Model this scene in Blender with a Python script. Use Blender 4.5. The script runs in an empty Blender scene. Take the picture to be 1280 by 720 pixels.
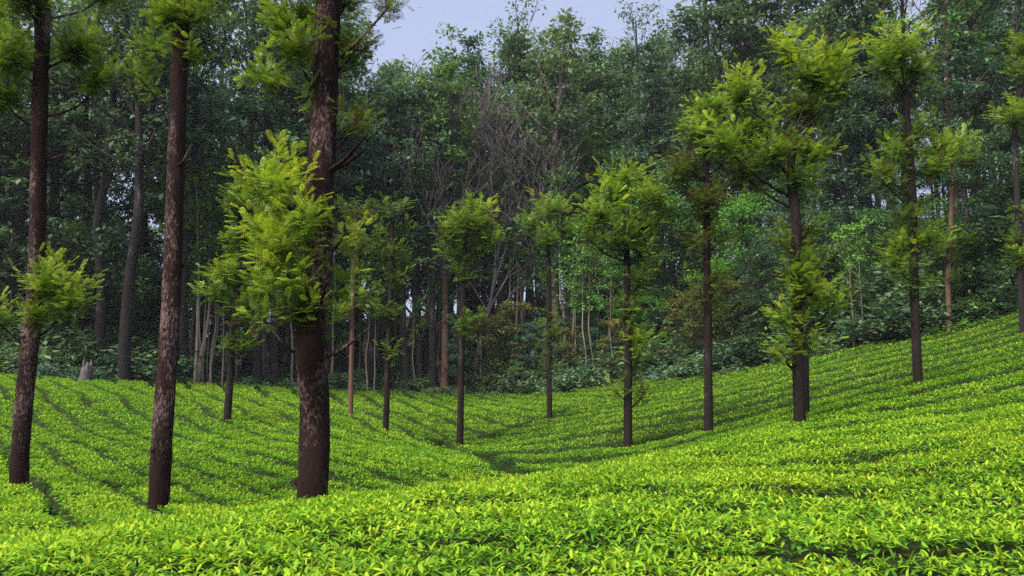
import bpy, math
import numpy as np
from mathutils import Vector

# ------------------------------------------------------------------ camera, sky, sun, exposure
S = bpy.context.scene
COL = S.collection
F = 1000.0                                   # focal length in photograph pixels (1280 wide)
HOR = 452.0                                  # horizon row in the photograph
PITCH = math.atan((HOR - 360.0) / F)
EYE = 1.7
cam_d = bpy.data.cameras.new('camera')
cam = bpy.data.objects.new('camera', cam_d)
COL.objects.link(cam)
cam_d.sensor_width = 36.0
cam_d.lens = 36.0 * F / 1280.0
cam_d.clip_end = 3000.0
cam_d.clip_start = 0.05
cam.location = (0, 0, EYE)
cam.rotation_euler = (math.pi / 2 + PITCH, 0, 0)
S.camera = cam

SUN_EL, SUN_AZ = math.radians(58), math.radians(222)     # azimuth clockwise from +Y (north)
w = bpy.data.worlds.new('World'); S.world = w; w.use_nodes = True
nt = w.node_tree; nt.nodes.clear()
sky = nt.nodes.new('ShaderNodeTexSky'); sky.sky_type = 'NISHITA'; sky.sun_disc = False
sky.sun_elevation = SUN_EL; sky.sun_rotation = SUN_AZ
sky.air_density = 1.0; sky.dust_density = 2.0; sky.ozone_density = 1.5
veil = nt.nodes.new('ShaderNodeMixRGB'); veil.blend_type = 'MIX'; veil.inputs[0].default_value = 0.8
veil.inputs[2].default_value = (3.35, 3.75, 5.3, 1)       # thin even cloud veil
bg = nt.nodes.new('ShaderNodeBackground'); bg.inputs['Strength'].default_value = 0.055
wo = nt.nodes.new('ShaderNodeOutputWorld')
nt.links.new(sky.outputs[0], veil.inputs[1]); nt.links.new(veil.outputs[0], bg.inputs[0])
nt.links.new(bg.outputs[0], wo.inputs[0])

sun_d = bpy.data.lights.new('sun', 'SUN'); sun_d.energy = 3.3; sun_d.angle = math.radians(45)
sun_d.color = (1.0, 0.93, 0.82)
sun = bpy.data.objects.new('sun', sun_d); COL.objects.link(sun)
sdir = Vector((math.sin(SUN_AZ) * math.cos(SUN_EL), math.cos(SUN_AZ) * math.cos(SUN_EL), math.sin(SUN_EL)))
sun.rotation_euler = (-sdir).to_track_quat('-Z', 'Y').to_euler()
sun.location = (0, 0, 60)

S.view_settings.view_transform = 'Standard'; S.view_settings.look = 'None'
S.view_settings.gamma = 1.0; S.view_settings.use_curve_mapping = False
S.view_settings.exposure = 1.65
S.render.engine = 'CYCLES'
S.cycles.max_bounces = 8; S.cycles.diffuse_bounces = 4; S.cycles.glossy_bounces = 2
S.cycles.transmission_bounces = 3; S.cycles.volume_bounces = 0; S.cycles.transparent_max_bounces = 4
S.cycles.use_denoising = False
S.cycles.use_adaptive_sampling = False
S.cycles.sample_clamp_indirect = 4.0

# ------------------------------------------------------------------ helpers
RNG = np.random.default_rng(7)
CP, SP = math.cos(PITCH), math.sin(PITCH)

def at(px, py, Y):
    """world point seen at photograph pixel (px, py) at forward distance Y"""
    dx = (px - 640.0) / F; dy = (360.0 - py) / F
    s = Y / (CP - dy * SP)
    return np.array([dx * s, Y, EYE + (SP + dy * CP) * s])

def xat(px, Y):
    return (px - 640.0) / F * Y * 1.0

class MB:
    """collects geometry for one mesh object"""
    def __init__(s):
        s.v = []; s.l = []; s.t = []; s.tone = []; s.n = 0
    def add(s, v, loops, totals, tone=None):
        v = np.asarray(v, np.float32).reshape(-1, 3)
        s.v.append(v); s.l.append(np.asarray(loops, np.int64).ravel() + s.n)
        s.t.append(np.asarray(totals, np.int64).ravel())
        s.tone.append(np.full(len(v), 0.5, np.float32) if tone is None else np.asarray(tone, np.float32).ravel())
        s.n += len(v)
    def mesh(s, name, mat, smooth=False):
        me = bpy.data.meshes.new(name)
        v = np.concatenate(s.v); l = np.concatenate(s.l); t = np.concatenate(s.t); a = np.concatenate(s.tone)
        me.vertices.add(len(v)); me.vertices.foreach_set('co', v.ravel())
        me.loops.add(len(l)); me.loops.foreach_set('vertex_index', l.astype(np.int32))
        me.polygons.add(len(t))
        st = np.concatenate([[0], np.cumsum(t)[:-1]]).astype(np.int32)
        me.polygons.foreach_set('loop_start', st)
        try: me.polygons.foreach_set('loop_total', t.astype(np.int32))
        except Exception: pass
        me.update(calc_edges=True)
        at_ = me.attributes.new('tone', 'FLOAT', 'POINT'); at_.data.foreach_set('value', a)
        if smooth: me.polygons.foreach_set('use_smooth', np.ones(len(t), bool))
        me.materials.append(mat)
        return me

def link(name, data, parent=None, loc=None):
    o = bpy.data.objects.new(name, data); COL.objects.link(o)
    if parent is not None: o.parent = parent
    if loc is not None: o.location = loc
    return o

def tag(o, label=None, cat=None, group=None, kind=None):
    if label: o['label'] = label
    if cat: o['category'] = cat
    if group: o['group'] = group
    if kind: o['kind'] = kind
    return o

class Template:
    def __init__(s, v, faces):
        s.v = np.array(v, float); s.l = np.array([i for f in faces for i in f]); s.t = np.array([len(f) for f in faces])
        s.k = len(v)

def scatter(mb, tp, M, T, tone):
    n = len(T)
    if n == 0: return
    v = np.einsum('nij,vj->nvi', M, tp.v) + T[:, None, :]
    l = tp.l[None, :] + (np.arange(n) * tp.k)[:, None]
    mb.add(v, l, np.tile(tp.t, n), np.repeat(tone, tp.k))

def frames(d, up, size, width=1.0):
    """matrices whose local +X runs along d, local +Z near 'up'"""
    d = d / np.linalg.norm(d, axis=1, keepdims=True)
    y = np.cross(up, d); ln = np.linalg.norm(y, axis=1, keepdims=True)
    y = np.where(ln < 1e-4, np.array([[0, 1, 0]]), y / np.maximum(ln, 1e-6))
    z = np.cross(d, y)
    size = np.broadcast_to(np.asarray(size, float), (len(d),))[:, None]
    width = np.broadcast_to(np.asarray(width, float), (len(d),))[:, None]
    return np.stack([d * size, y * size * width, z * size], axis=2)

def rdirs(n, rng=RNG):
    v = rng.normal(size=(n, 3)); return v / np.linalg.norm(v, axis=1, keepdims=True)

def tube(mb, pts, rad, seg=10, rough=0.0, tone=0.5, rng=RNG, caps=True, sub=0):
    """tapered tube through pts (smoothed when sub > 0); rough = relative bumpiness of the radius"""
    pts = np.array(pts, float); rad = np.array(rad, float)
    if sub > 0 and len(pts) > 2:
        n = len(pts); t = np.arange(n); tt = np.linspace(0, n - 1, (n - 1) * sub + 1)
        P = np.concatenate([[2 * pts[0] - pts[1]], pts, [2 * pts[-1] - pts[-2]]])
        i = np.minimum(tt.astype(int), n - 2); f = (tt - i)[:, None]
        p0, p1, p2, p3 = P[i], P[i + 1], P[i + 2], P[i + 3]
        pts = .5 * (2 * p1 + (p2 - p0) * f + (2 * p0 - 5 * p1 + 4 * p2 - p3) * f ** 2 + (3 * p1 - p0 - 3 * p2 + p3) * f ** 3)
        rad = np.interp(tt, t, rad)
    n = len(pts)
    tg = np.gradient(pts, axis=0); tg /= np.maximum(np.linalg.norm(tg, axis=1, keepdims=True), 1e-9)
    ref = np.array([1.0, 0, 0]) if abs(tg[0][0]) < .8 else np.array([0, 1.0, 0])
    a = np.cross(tg, ref); a /= np.maximum(np.linalg.norm(a, axis=1, keepdims=True), 1e-9); b = np.cross(tg, a)
    th = np.linspace(0, 2 * math.pi, seg, endpoint=False)
    R = rad[:, None] * np.ones((1, seg))
    if rough > 0:
        z = np.arange(n)[:, None] * 1.0
        bump = np.zeros((n, seg))
        for k in range(7):
            kk = rng.integers(1, 6); fr = rng.uniform(.05, .9); ph = rng.uniform(0, 6.28)
            bump += np.sin(kk * th[None, :] + fr * z + ph) / 7 * 1.6
        bump += rng.normal(size=(n, seg)) * .22
        R = R * (1 + rough * bump)
    v = pts[:, None, :] + R[:, :, None] * (np.cos(th)[None, :, None] * a[:, None, :] + np.sin(th)[None, :, None] * b[:, None, :])
    i = np.arange(n - 1)[:, None] * seg; j = np.arange(seg)[None, :]; j2 = (j + 1) % seg
    q = np.stack([i + j, i + j2, i + seg + j2, i + seg + j], axis=-1).reshape(-1, 4)
    mb.add(v.reshape(-1, 3), q, np.full(len(q), 4), np.full(n * seg, tone))
    if caps:
        vt = v[-1]; mb.add(vt, np.arange(seg), [seg], np.full(seg, tone))

def sn(x, y, wl, seed, octs=6):
    """smooth 2-D noise about -1..1 with wavelength wl"""
    r = np.random.default_rng(seed); o = 0
    for k in range(octs):
        a = r.uniform(0, 6.28); f = 2 * math.pi / wl * r.uniform(.6, 1.7); p = r.uniform(0, 6.28)
        o = o + np.sin(f * (x * math.cos(a) + y * math.sin(a)) + p)
    return o / octs * 1.6

# ------------------------------------------------------------------ materials
def node_mat(name):
    m = bpy.data.materials.new(name); m.use_nodes = True
    t = m.node_tree; t.nodes.clear()
    return m, t, t.nodes.new('ShaderNodeOutputMaterial')

def ramp(t, stops, fac):
    r = t.nodes.new('ShaderNodeValToRGB'); e = r.color_ramp.elements
    while len(e) < len(stops): e.new(0.5)
    for el, (p, c) in zip(e, stops): el.position = p; el.color = (*c, 1)
    t.links.new(fac, r.inputs[0]); return r.outputs[0]

def leaf_mat(name, stops, trans=0.35, rough=0.5, spec=0.25, var=0.12, hue=0.012, noise_scale=0.35):
    """leaf colour from the per-leaf 'tone' attribute with small random shifts per leaf"""
    m, t, out = node_mat(name)
    a = t.nodes.new('ShaderNodeAttribute'); a.attribute_name = 'tone'
    col = ramp(t, stops, a.outputs['Fac'])
    g = t.nodes.new('ShaderNodeNewGeometry'); oi = t.nodes.new('ShaderNodeObjectInfo')
    mr = t.nodes.new('ShaderNodeMapRange'); mr.inputs[3].default_value = 1 - var * 2; mr.inputs[4].default_value = 1 + var * 2
    t.links.new(g.outputs['Random Per Island'], mr.inputs[0])
    mh = t.nodes.new('ShaderNodeMapRange'); mh.inputs[3].default_value = .5 - hue; mh.inputs[4].default_value = .5 + hue
    t.links.new(oi.outputs['Random'], mh.inputs[0])
    hs = t.nodes.new('ShaderNodeHueSaturation')
    mv = t.nodes.new('ShaderNodeMapRange'); mv.inputs[3].default_value = 1 - hue * 14; mv.inputs[4].default_value = 1 + hue * 14
    ml = t.nodes.new('ShaderNodeMath'); ml.operation = 'MULTIPLY'; wn = t.nodes.new('ShaderNodeTexWhiteNoise'); wn.noise_dimensions = '1D'
    t.links.new(oi.outputs['Random'], wn.inputs['W']); t.links.new(wn.outputs['Value'], mv.inputs[0])
    t.links.new(mv.outputs[0], ml.inputs[0]); t.links.new(mr.outputs[0], ml.inputs[1])
    t.links.new(mh.outputs[0], hs.inputs['Hue']); t.links.new(ml.outputs[0], hs.inputs['Value']); t.links.new(col, hs.inputs['Color'])
    p = t.nodes.new('ShaderNodeBsdfPrincipled'); p.inputs['Roughness'].default_value = rough
    p.inputs['Specular IOR Level'].default_value = spec
    t.links.new(hs.outputs[0], p.inputs['Base Color'])
    tr = t.nodes.new('ShaderNodeBsdfTranslucent')
    br = t.nodes.new('ShaderNodeMixRGB'); br.blend_type = 'MULTIPLY'; br.inputs[0].default_value = 1
    br.inputs[2].default_value = (1.15, 1.1, .55, 1)
    t.links.new(hs.outputs[0], br.inputs[1]); t.links.new(br.outputs[0], tr.inputs[0])
    mx = t.nodes.new('ShaderNodeMixShader'); mx.inputs[0].default_value = trans
    t.links.new(p.outputs[0], mx.inputs[1]); t.links.new(tr.outputs[0], mx.inputs[2])
    t.links.new(mx.outputs[0], out.inputs[0]); return m

def bark_mat(name, dark, mid, pale, pale_amt=0.5, zs=0.22, sc=6.0, moss=None, bump=.6):
    """furrowed bark: streaks along the stem, paler lichen patches"""
    m, t, out = node_mat(name)
    tc = t.nodes.new('ShaderNodeTexCoord'); mp = t.nodes.new('ShaderNodeMapping'); mp.inputs['Scale'].default_value = (1, 1, zs)
    t.links.new(tc.outputs['Object'], mp.inputs[0])
    n1 = t.nodes.new('ShaderNodeTexNoise'); n1.inputs['Scale'].default_value = sc * 4; n1.inputs['Detail'].default_value = 6
    n1.inputs['Roughness'].default_value = .7
    t.links.new(mp.outputs[0], n1.inputs[0])
    c1 = ramp(t, [(.3, dark), (.68, mid)], n1.outputs[0])
    n2 = t.nodes.new('ShaderNodeTexNoise'); n2.inputs['Scale'].default_value = sc * .45; n2.inputs['Detail'].default_value = 3
    mp2 = t.nodes.new('ShaderNodeMapping'); mp2.inputs['Scale'].default_value = (1, 1, .35)
    t.links.new(tc.outputs['Object'], mp2.inputs[0]); t.links.new(mp2.outputs[0], n2.inputs[0])
    n3 = t.nodes.new('ShaderNodeTexNoise'); n3.inputs['Scale'].default_value = sc * 7; n3.inputs['Detail'].default_value = 4
    n3.inputs['Roughness'].default_value = .8
    t.links.new(mp2.outputs[0], n3.inputs[0])
    mul = t.nodes.new('ShaderNodeMath'); mul.operation = 'MULTIPLY'
    t.links.new(n2.outputs[0], mul.inputs[0]); t.links.new(n3.outputs[0], mul.inputs[1])
    lo = .36 - .14 * pale_amt
    f = ramp(t, [(lo, (0, 0, 0)), (lo + .1, (1, 1, 1))], mul.outputs[0])
    mx = t.nodes.new('ShaderNodeMixRGB'); mx.inputs[2].default_value = (*pale, 1)
    t.links.new(f, mx.inputs[0]); t.links.new(c1, mx.inputs[1])
    p = t.nodes.new('ShaderNodeBsdfPrincipled'); p.inputs['Roughness'].default_value = .9
    p.inputs['Specular IOR Level'].default_value = .15
    b = t.nodes.new('ShaderNodeBump'); b.inputs['Strength'].default_value = bump; b.inputs['Distance'].default_value = .03
    t.links.new(n1.outputs[0], b.inputs['Height']); t.links.new(b.outputs[0], p.inputs['Normal'])
    t.links.new(mx.outputs[0], p.inputs['Base Color']); t.links.new(p.outputs[0], out.inputs[0]); return m

def earth_mat(name, a, b, scale=1.5):
    m, t, out = node_mat(name)
    tc = t.nodes.new('ShaderNodeTexCoord'); n = t.nodes.new('ShaderNodeTexNoise'); n.inputs['Scale'].default_value = scale
    n.inputs['Detail'].default_value = 8; n.inputs['Roughness'].default_value = .7
    t.links.new(tc.outputs['Object'], n.inputs[0]); c = ramp(t, [(.35, a), (.7, b)], n.outputs[0])
    p = t.nodes.new('ShaderNodeBsdfPrincipled'); p.inputs['Roughness'].default_value = .95; p.inputs['Specular IOR Level'].default_value = .1
    bu = t.nodes.new('ShaderNodeBump'); bu.inputs['Distance'].default_value = .05; bu.inputs['Strength'].default_value = .8
    t.links.new(n.outputs[0], bu.inputs['Height']); t.links.new(bu.outputs[0], p.inputs['Normal'])
    t.links.new(c, p.inputs['Base Color']); t.links.new(p.outputs[0], out.inputs[0]); return m

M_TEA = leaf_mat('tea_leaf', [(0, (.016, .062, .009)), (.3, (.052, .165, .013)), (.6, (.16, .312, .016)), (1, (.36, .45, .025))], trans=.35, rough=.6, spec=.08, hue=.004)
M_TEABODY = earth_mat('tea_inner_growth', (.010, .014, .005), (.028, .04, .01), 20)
M_SOIL = earth_mat('soil', (.016, .011, .007), (.045, .032, .02), 3.0)
M_TWIG = bark_mat('tea_twig', (.035, .028, .02), (.09, .07, .05), (.2, .18, .15), .2)
M_OAKLEAF = leaf_mat('silver_oak_leaf', [(0, (.10, .062, .02)), (.2, (.05, .085, .014)), (.5, (.105, .195, .02)), (.75, (.215, .335, .03)), (1, (.43, .52, .05))], trans=.4, rough=.5, spec=.2, hue=.008)
M_BARK = bark_mat('silver_oak_bark', (.005, .003, .0026), (.024, .0105, .009), (.19, .12, .115), .66)
M_BARKD = bark_mat('dark_bark', (.006, .005, .0045), (.024, .016, .014), (.13, .1, .09), .3)
M_BARKF = bark_mat('forest_bark', (.010, .008, .008), (.028, .022, .021), (.2, .17, .16), .35, sc=2.5)
M_BARKP = bark_mat('pale_bark', (.12, .095, .075), (.28, .225, .18), (.45, .39, .33), .5, sc=2.0, bump=.2)
M_BARKR = bark_mat('reddish_bark', (.05, .026, .02), (.17, .09, .07), (.34, .25, .22), .4, sc=2.5)
M_BARKG = bark_mat('grey_bare_bark', (.04, .034, .036), (.13, .11, .115), (.26, .23, .23), .5, sc=2.5)
def forest_leaf(name, a, b, c, trans=.3): return leaf_mat(name, [(0, a), (.5, b), (1, c)], trans=trans, rough=.5, spec=.25, var=.14, hue=.024)
M_FL = {
 'dull': forest_leaf('dull_green_leaf', (.045, .09, .048), (.085, .155, .078), (.14, .225, .1)),
 'blue': forest_leaf('blue_green_leaf', (.04, .09, .062), (.072, .15, .1), (.12, .215, .135)),
 'fresh': forest_leaf('fresh_green_leaf', (.045, .11, .022), (.09, .21, .035), (.17, .32, .05)),
 'dark': forest_leaf('dark_green_leaf', (.02, .045, .022), (.038, .085, .04), (.065, .13, .055)),
 'rust': forest_leaf('rusty_leaf', (.05, .075, .018), (.11, .12, .03), (.2, .14, .035)),
}

# ------------------------------------------------------------------ terrain: height of the clipped tea surface
def zc(px, py, Y): return at(px, py, Y)
ctrl = []
for px in (-200, 200, 640, 1080, 1480): ctrl.append((xat(px, 3.0), 3.0, EYE - .82))
for x in (-6, 0, 6): ctrl.append((x, -4, EYE - .8))
for px, py, Y in [
    (0, 690, 4.5), (200, 657, 6.2), (400, 628, 7.8), (640, 602, 10), (800, 576, 13), (900, 556, 17),
    (74, 676, 6.6), (0, 632, 10), (30, 607, 13.5), (197, 632, 11), (30, 545, 24), (30, 470, 55), (-150, 520, 24), (-150, 450, 55),
    (150, 500, 38), (285, 526, 33), (285, 481, 65), (390, 560, 22), (500, 590, 17), (575, 557, 36), (650, 590, 22), (482, 538, 36),
    (438, 519, 44), (600, 520, 50), (687, 522, 46), (640, 491, 80), (480, 489, 76), (750, 540, 32), (785, 557, 28), (886, 541, 27), (1000, 528, 20), (1148, 479, 25),
    (800, 475, 70), (950, 458, 60), (1100, 430, 50), (1187, 415, 48), (1280, 387, 45), (1450, 350, 42), (1280, 590, 6), (1280, 505, 15),
    (1000, 600, 7.2), (1280, 440, 28), (900, 490, 42), (1050, 455, 42), (1450, 560, 6), (1450, 430, 18),
    (640, 405, 130), (450, 410, 130), (300, 435, 125), (1000, 350, 110), (0, 446, 120), (1300, 270, 100)]:
    ctrl.append(tuple(at(px, py, Y)))
for (x, y, z) in [(0.5, 15, EYE - 2.75), (-2.5, 12, EYE - 2.2)]: ctrl.append((x, y, z))
C = np.array(ctrl); PXY = C[:, :2]
def tps_k(a, b):
    d2 = ((a[:, None, :] - b[None, :, :]) ** 2).sum(-1); return .5 * d2 * np.log(d2 + 1e-9)
# distances are warped (log depth) so that near and far control points count alike
def wp(xy):
    y = np.maximum(xy[:, 1], -4) + 8.0
    return np.stack([xy[:, 0] / y * 2.2, np.log(y)], axis=1)
n = len(C); Q = wp(PXY)
A = np.zeros((n + 3, n + 3)); A[:n, :n] = tps_k(Q, Q) + np.eye(n) * 2e-3
A[:n, n] = 1; A[:n, n + 1:] = Q; A[n, :n] = 1; A[n + 1:, :n] = Q.T
zrel = (C[:, 2] - EYE) / (np.maximum(C[:, 1], -4) + 8)
SOL = np.linalg.solve(A, np.concatenate([zrel, np.zeros(3)]))
def _tps(x, y):
    xy = np.stack([x, y], axis=1); q = wp(xy)
    return (tps_k(q, Q) @ SOL[:n] + SOL[n] + q @ SOL[n + 1:]) * (np.maximum(y, -4) + 8) + EYE
GX = np.linspace(-75, 75, 301); GY = np.linspace(-6, 150, 313)
_gx, _gy = np.meshgrid(GX, GY)
GZ = np.concatenate([_tps(a, b) for a, b in zip(np.array_split(_gx.ravel(), 20), np.array_split(_gy.ravel(), 20))]).reshape(_gx.shape)
def H(x, y):
    x = np.asarray(x, float); y = np.asarray(y, float)
    fx = np.clip((x - GX[0]) / (GX[1] - GX[0]), 0, len(GX) - 1.001); fy = np.clip((y - GY[0]) / (GY[1] - GY[0]), 0, len(GY) - 1.001)
    i = fx.astype(int); j = fy.astype(int); u = fx - i; v = fy - j
    return (GZ[j, i] * (1 - u) * (1 - v) + GZ[j, i + 1] * u * (1 - v) + GZ[j + 1, i] * (1 - u) * v + GZ[j + 1, i + 1] * u * v)
HEDGE = 1.2                                       # height of the tea hedges above the soil
def G(x, y): return H(x, y) - HEDGE

# ground sheet: fine in view, reaching out to the horizon
gx = np.concatenate([[-1500, -700, -350, -180, -110], np.linspace(-75, 75, 151), [110, 180, 350, 700, 1500]])
gy = np.concatenate([[-1500, -700, -300, -120, -50, -20], np.linspace(-6, 150, 157), [200, 300, 600, 1500]])
X, Y_ = np.meshgrid(gx, gy)
Z = G(X.ravel(), Y_.ravel())
mb = MB(); nx = len(gx)
i, j = np.meshgrid(np.arange(len(gy) - 1), np.arange(nx - 1), indexing='ij')
q = np.stack([i * nx + j, i * nx + j + 1, (i + 1) * nx + j + 1, (i + 1) * nx + j], -1).reshape(-1, 4)
mb.add(np.stack([X.ravel(), Y_.ravel(), Z], 1), q, np.full(len(q), 4))
tag(link('ground', mb.mesh('ground', M_SOIL, True)), kind='structure')

# ------------------------------------------------------------------ tea hedges
bxy = np.array([(-14, 0), (-9, 2), (-5.2, 4.6), (-3.6, 6.2), (-1.4, 9.5), (.2, 14), (1, 19), (.4, 21), (-1.1, 28), (-3.7, 36), (-1.9, 38.2), (2.3, 47), (6, 58), (11, 68), (16, 90)])
def xB(y): return np.interp(y, bxy[:, 1], bxy[:, 0])
fxy = np.array([(-75, 40), (-50, 46), (-33, 55), (-23, 65), (-10, 76), (0, 80), (11, 70), (18.6, 60), (23, 50.5), (26, 48.3), (29, 45.5), (34, 42), (45, 38), (75, 30)])
def yF(x): return np.interp(x, fxy[:, 0], fxy[:, 1])
PR, PL = 2.3, 2.4
def cL(x, y):
    """row coordinate of the left slope: rows fan out from straight lines near the spur"""
    yy = np.maximum(y, 22.0); x = x - .72 * np.maximum(22.0 - y, 0)
    a = (x - .195 * (50 - yy)) / (1 - .0175 * (50 - yy)); b = x - .3 * (50 - yy)
    return np.where(b < -6, a, b)
def xL(c, y):
    yy = np.maximum(y, 22.0)
    return np.where(c < -6, c * (1 - .0175 * (50 - yy)) + .195 * (50 - yy), c + .3 * (50 - yy)) + .72 * np.maximum(22.0 - y, 0)
def wR(x): return .35 * np.sin(x * .21 + 1.0) + .18 * np.sin(x * .63) + .05 * np.sin(x * 1.7)
def wL(y): return .3 * np.sin(y * .27) + .16 * np.sin(y * .71 + 2) + .05 * np.sin(y * 2.1)
R0 = 4.05
_ty = np.linspace(-10, 120, 2601); _tu = np.cumsum(np.interp(_ty, [6.5, 12], [1.0, .68])) * (_ty[1] - _ty[0]); _tu += R0 - np.interp(R0, _ty, _tu)
def uR(y): return np.interp(y, _ty, _tu)
def yR(u): return np.interp(u, _tu, _ty)
TRUNKS = [(at(390, 626, 8.0), .15), (at(197, 655, 11.0), .15), (at(23, 607, 13.5), .16), (at(1000, 530, 20), .17)]
def tea_fields(x, y):
    """family (0 = right/near slope, 1 = left slope), row number, gap depth 0..1"""
    fam = (x < xB(y)).astype(int)
    ph = np.where(fam == 0, (uR(y + wR(x)) - R0) / PR, (cL(x, y) + wL(y)) / PL)
    k = np.floor(ph).astype(int); s = np.abs((ph - k) - .5)                 # s = .5 in the gap
    fan = np.where((fam == 1) & (cL(x, y) < -6), 1 - .0175 * (50 - np.clip(y, 22, 70)), 1.0) * np.where(fam == 1, .85, 1)
    P = np.where(fam == 0, PR / np.interp(y, [6.5, 12], [1.0, .68]), PL * fan)
    dist = (.5 - s) * P                                                     # metres to the gap line
    kk = np.where(s > 0, np.round(ph), 0)
    nz = sn(x + kk * 17.3, y - kk * 9.1, 7.0, 5) + .55 * sn(x + kk * 3.3, y, 1.9, 9)
    hw = np.where(fam == 0, np.interp(y, [3, 7, 13, 60], [.09, .12, .42, .5]) + .13 * nz, (np.interp(y, [3, 12, 30, 60], [.26, .22, .21, .26]) + .08 * nz) * fan)
    hw = np.where((fam == 0) & (y < 5.2), np.interp(x, [-3, -1.2, -.7, -.3, .5, .95, 1.4, 3], [.02, .05, .08, .03, .0, .07, .1, .08]) + .03 * nz, hw)
    hw = np.clip(hw, np.where(fam == 0, .0, .06), .62)
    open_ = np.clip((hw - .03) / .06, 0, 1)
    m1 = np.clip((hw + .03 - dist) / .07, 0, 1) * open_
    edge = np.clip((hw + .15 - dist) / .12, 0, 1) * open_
    # furrow where the two slopes meet
    yb = np.clip(y, 0, 90); d2 = np.abs(x - xB(yb)) / np.sqrt(1 + ((xB(yb + .3) - xB(yb - .3)) / .6) ** 2)
    bw = np.interp(y, [0, 10, 14, 19, 24, 30, 36, 37.5, 42, 50, 58, 80], [.05, .1, .25, .75, .45, .5, .5, .25, .3, .3, .12, .05]) * (1 + .35 * sn(x, y, 2.5, 21))
    m2 = np.clip((bw - d2) / .14, 0, 1) * np.clip((bw - .04) / .1, 0, 1)
    for pt, rt in TRUNKS: m2 = np.maximum(m2, np.clip((rt + .13 + .05 * sn(x, y, .5, 77) - np.hypot(x - pt[0], y - pt[1])) / .08, 0, 1))
    # rounded, leafy front and back shoulders of the level rows
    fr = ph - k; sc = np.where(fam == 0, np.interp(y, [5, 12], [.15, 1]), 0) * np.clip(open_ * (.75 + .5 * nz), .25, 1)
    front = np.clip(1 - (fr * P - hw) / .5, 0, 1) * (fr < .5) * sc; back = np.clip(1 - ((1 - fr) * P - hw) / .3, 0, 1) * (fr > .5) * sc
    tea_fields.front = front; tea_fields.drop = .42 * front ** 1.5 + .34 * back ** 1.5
    return fam, k, np.maximum(m1, m2), np.maximum(edge, np.clip((bw + .15 - d2) / .16, 0, 1) * (bw > .1))

def tea_top(x, y, m, drop=0.0):
    near = np.clip(1.5 - y / 30, .25, 1)
    bump = .035 * sn(x, y, 1.1, 31) + .03 * sn(x, y, 2.6, 33) + .018 * sn(x, y, .45, 37)
    ms = m * m * (3 - 2 * m)
    return H(x, y) + bump - 1.25 * ms - drop

def in_view(x, y, ms=1.8): return np.abs(x) < .66 * np.maximum(y, 0) * 1.05 + ms

# one body mesh per row ------------------------------------------------
rows = {}
def row_grid(fam, k):
    P = PR if fam == 0 else PL
    if fam == 0:
        yc = float(yR(R0 + (k + .5) * PR))
        half = min(.7 * yc + 5, 48); st = .14 if yc < 9 else (.25 if yc < 22 else .5)
        al = np.arange(-half, half, st)
    else:
        st = .16; al = np.concatenate([np.arange(2, 24, .22), np.arange(24, 84, .5)])
    ns = 17
    ss = np.array([0, .07, .13, .19, .25, .31, .38, .48]) / 2.3 * (1 if fam == 1 or k < 2 else 1.15); ss = np.concatenate([ss, [.5], 1 - ss[::-1]]); ns = len(ss)    # denser near the gaps
    A_, S_ = np.meshgrid(al, ss, indexing='ij')
    if fam == 0: x = A_; y = yR(R0 + (k + S_) * PR) - wR(x)
    else: y = A_; x = xL((k + S_) * PL - wL(y), y)
    ok = (x >= xB(y)) if fam == 0 else (x <= xB(y))
    ok &= (y < yF(x)) & in_view(x, y, 2.4) & (y > 1.2)
    _, _, m, _ = tea_fields(x.ravel(), y.ravel())
    z = tea_top(x.ravel(), y.ravel(), m, tea_fields.drop).reshape(x.shape) - .045
    okq = ok[:-1, :-1] | ok[1:, :-1] | ok[1:, 1:] | ok[:-1, 1:]
    okq &= (ok[:-1, :-1].astype(int) + ok[1:, :-1] + ok[1:, 1:] + ok[:-1, 1:]) >= 3
    mm = m.reshape(x.shape); okq &= (mm[:-1, :-1] + mm[1:, :-1] + mm[1:, 1:] + mm[:-1, 1:]) < 2.9     # open soil along the gap
    if okq.sum() < 12: return None
    i, j = np.nonzero(okq); nsx = ns
    if fam == 1: q = np.stack([i * nsx + j, i * nsx + j + 1, (i + 1) * nsx + j + 1, (i + 1) * nsx + j], -1)
    else: q = np.stack([i * nsx + j, (i + 1) * nsx + j, (i + 1) * nsx + j + 1, i * nsx + j + 1], -1)
    used = np.unique(q); mp = np.full(x.size, -1); mp[used] = np.arange(len(used))
    v = np.stack([x.ravel(), y.ravel(), z.ravel()], 1)[used]
    return v, mp[q]

# leaf shapes: a near tea leaf folded along its midrib, and a plain rhombic one
L8 = Template([(0, 0, 0), (.3, .135, .07), (.33, 0, .02), (.3, -.135, .07), (.68, .115, .05), (.7, 0, .0), (.68, -.115, .05), (1, 0, -.09)],
              [(0, 2, 1), (0, 3, 2), (1, 2, 5, 4), (2, 3, 6, 5), (4, 5, 7), (5, 6, 7)])
L4 = Template([(0, 0, 0), (.5, .2, .06), (1, 0, -.04), (.5, -.2, .06)], [(0, 3, 2, 1)])
L4b = Template([(0, 0, 0), (.45, .16, .08), (.5, 0, .0), (1, 0, -.06), (.45, -.16, .08)], [(0, 2, 1), (1, 2, 3), (0, 4, 2), (2, 4, 3)])

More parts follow.
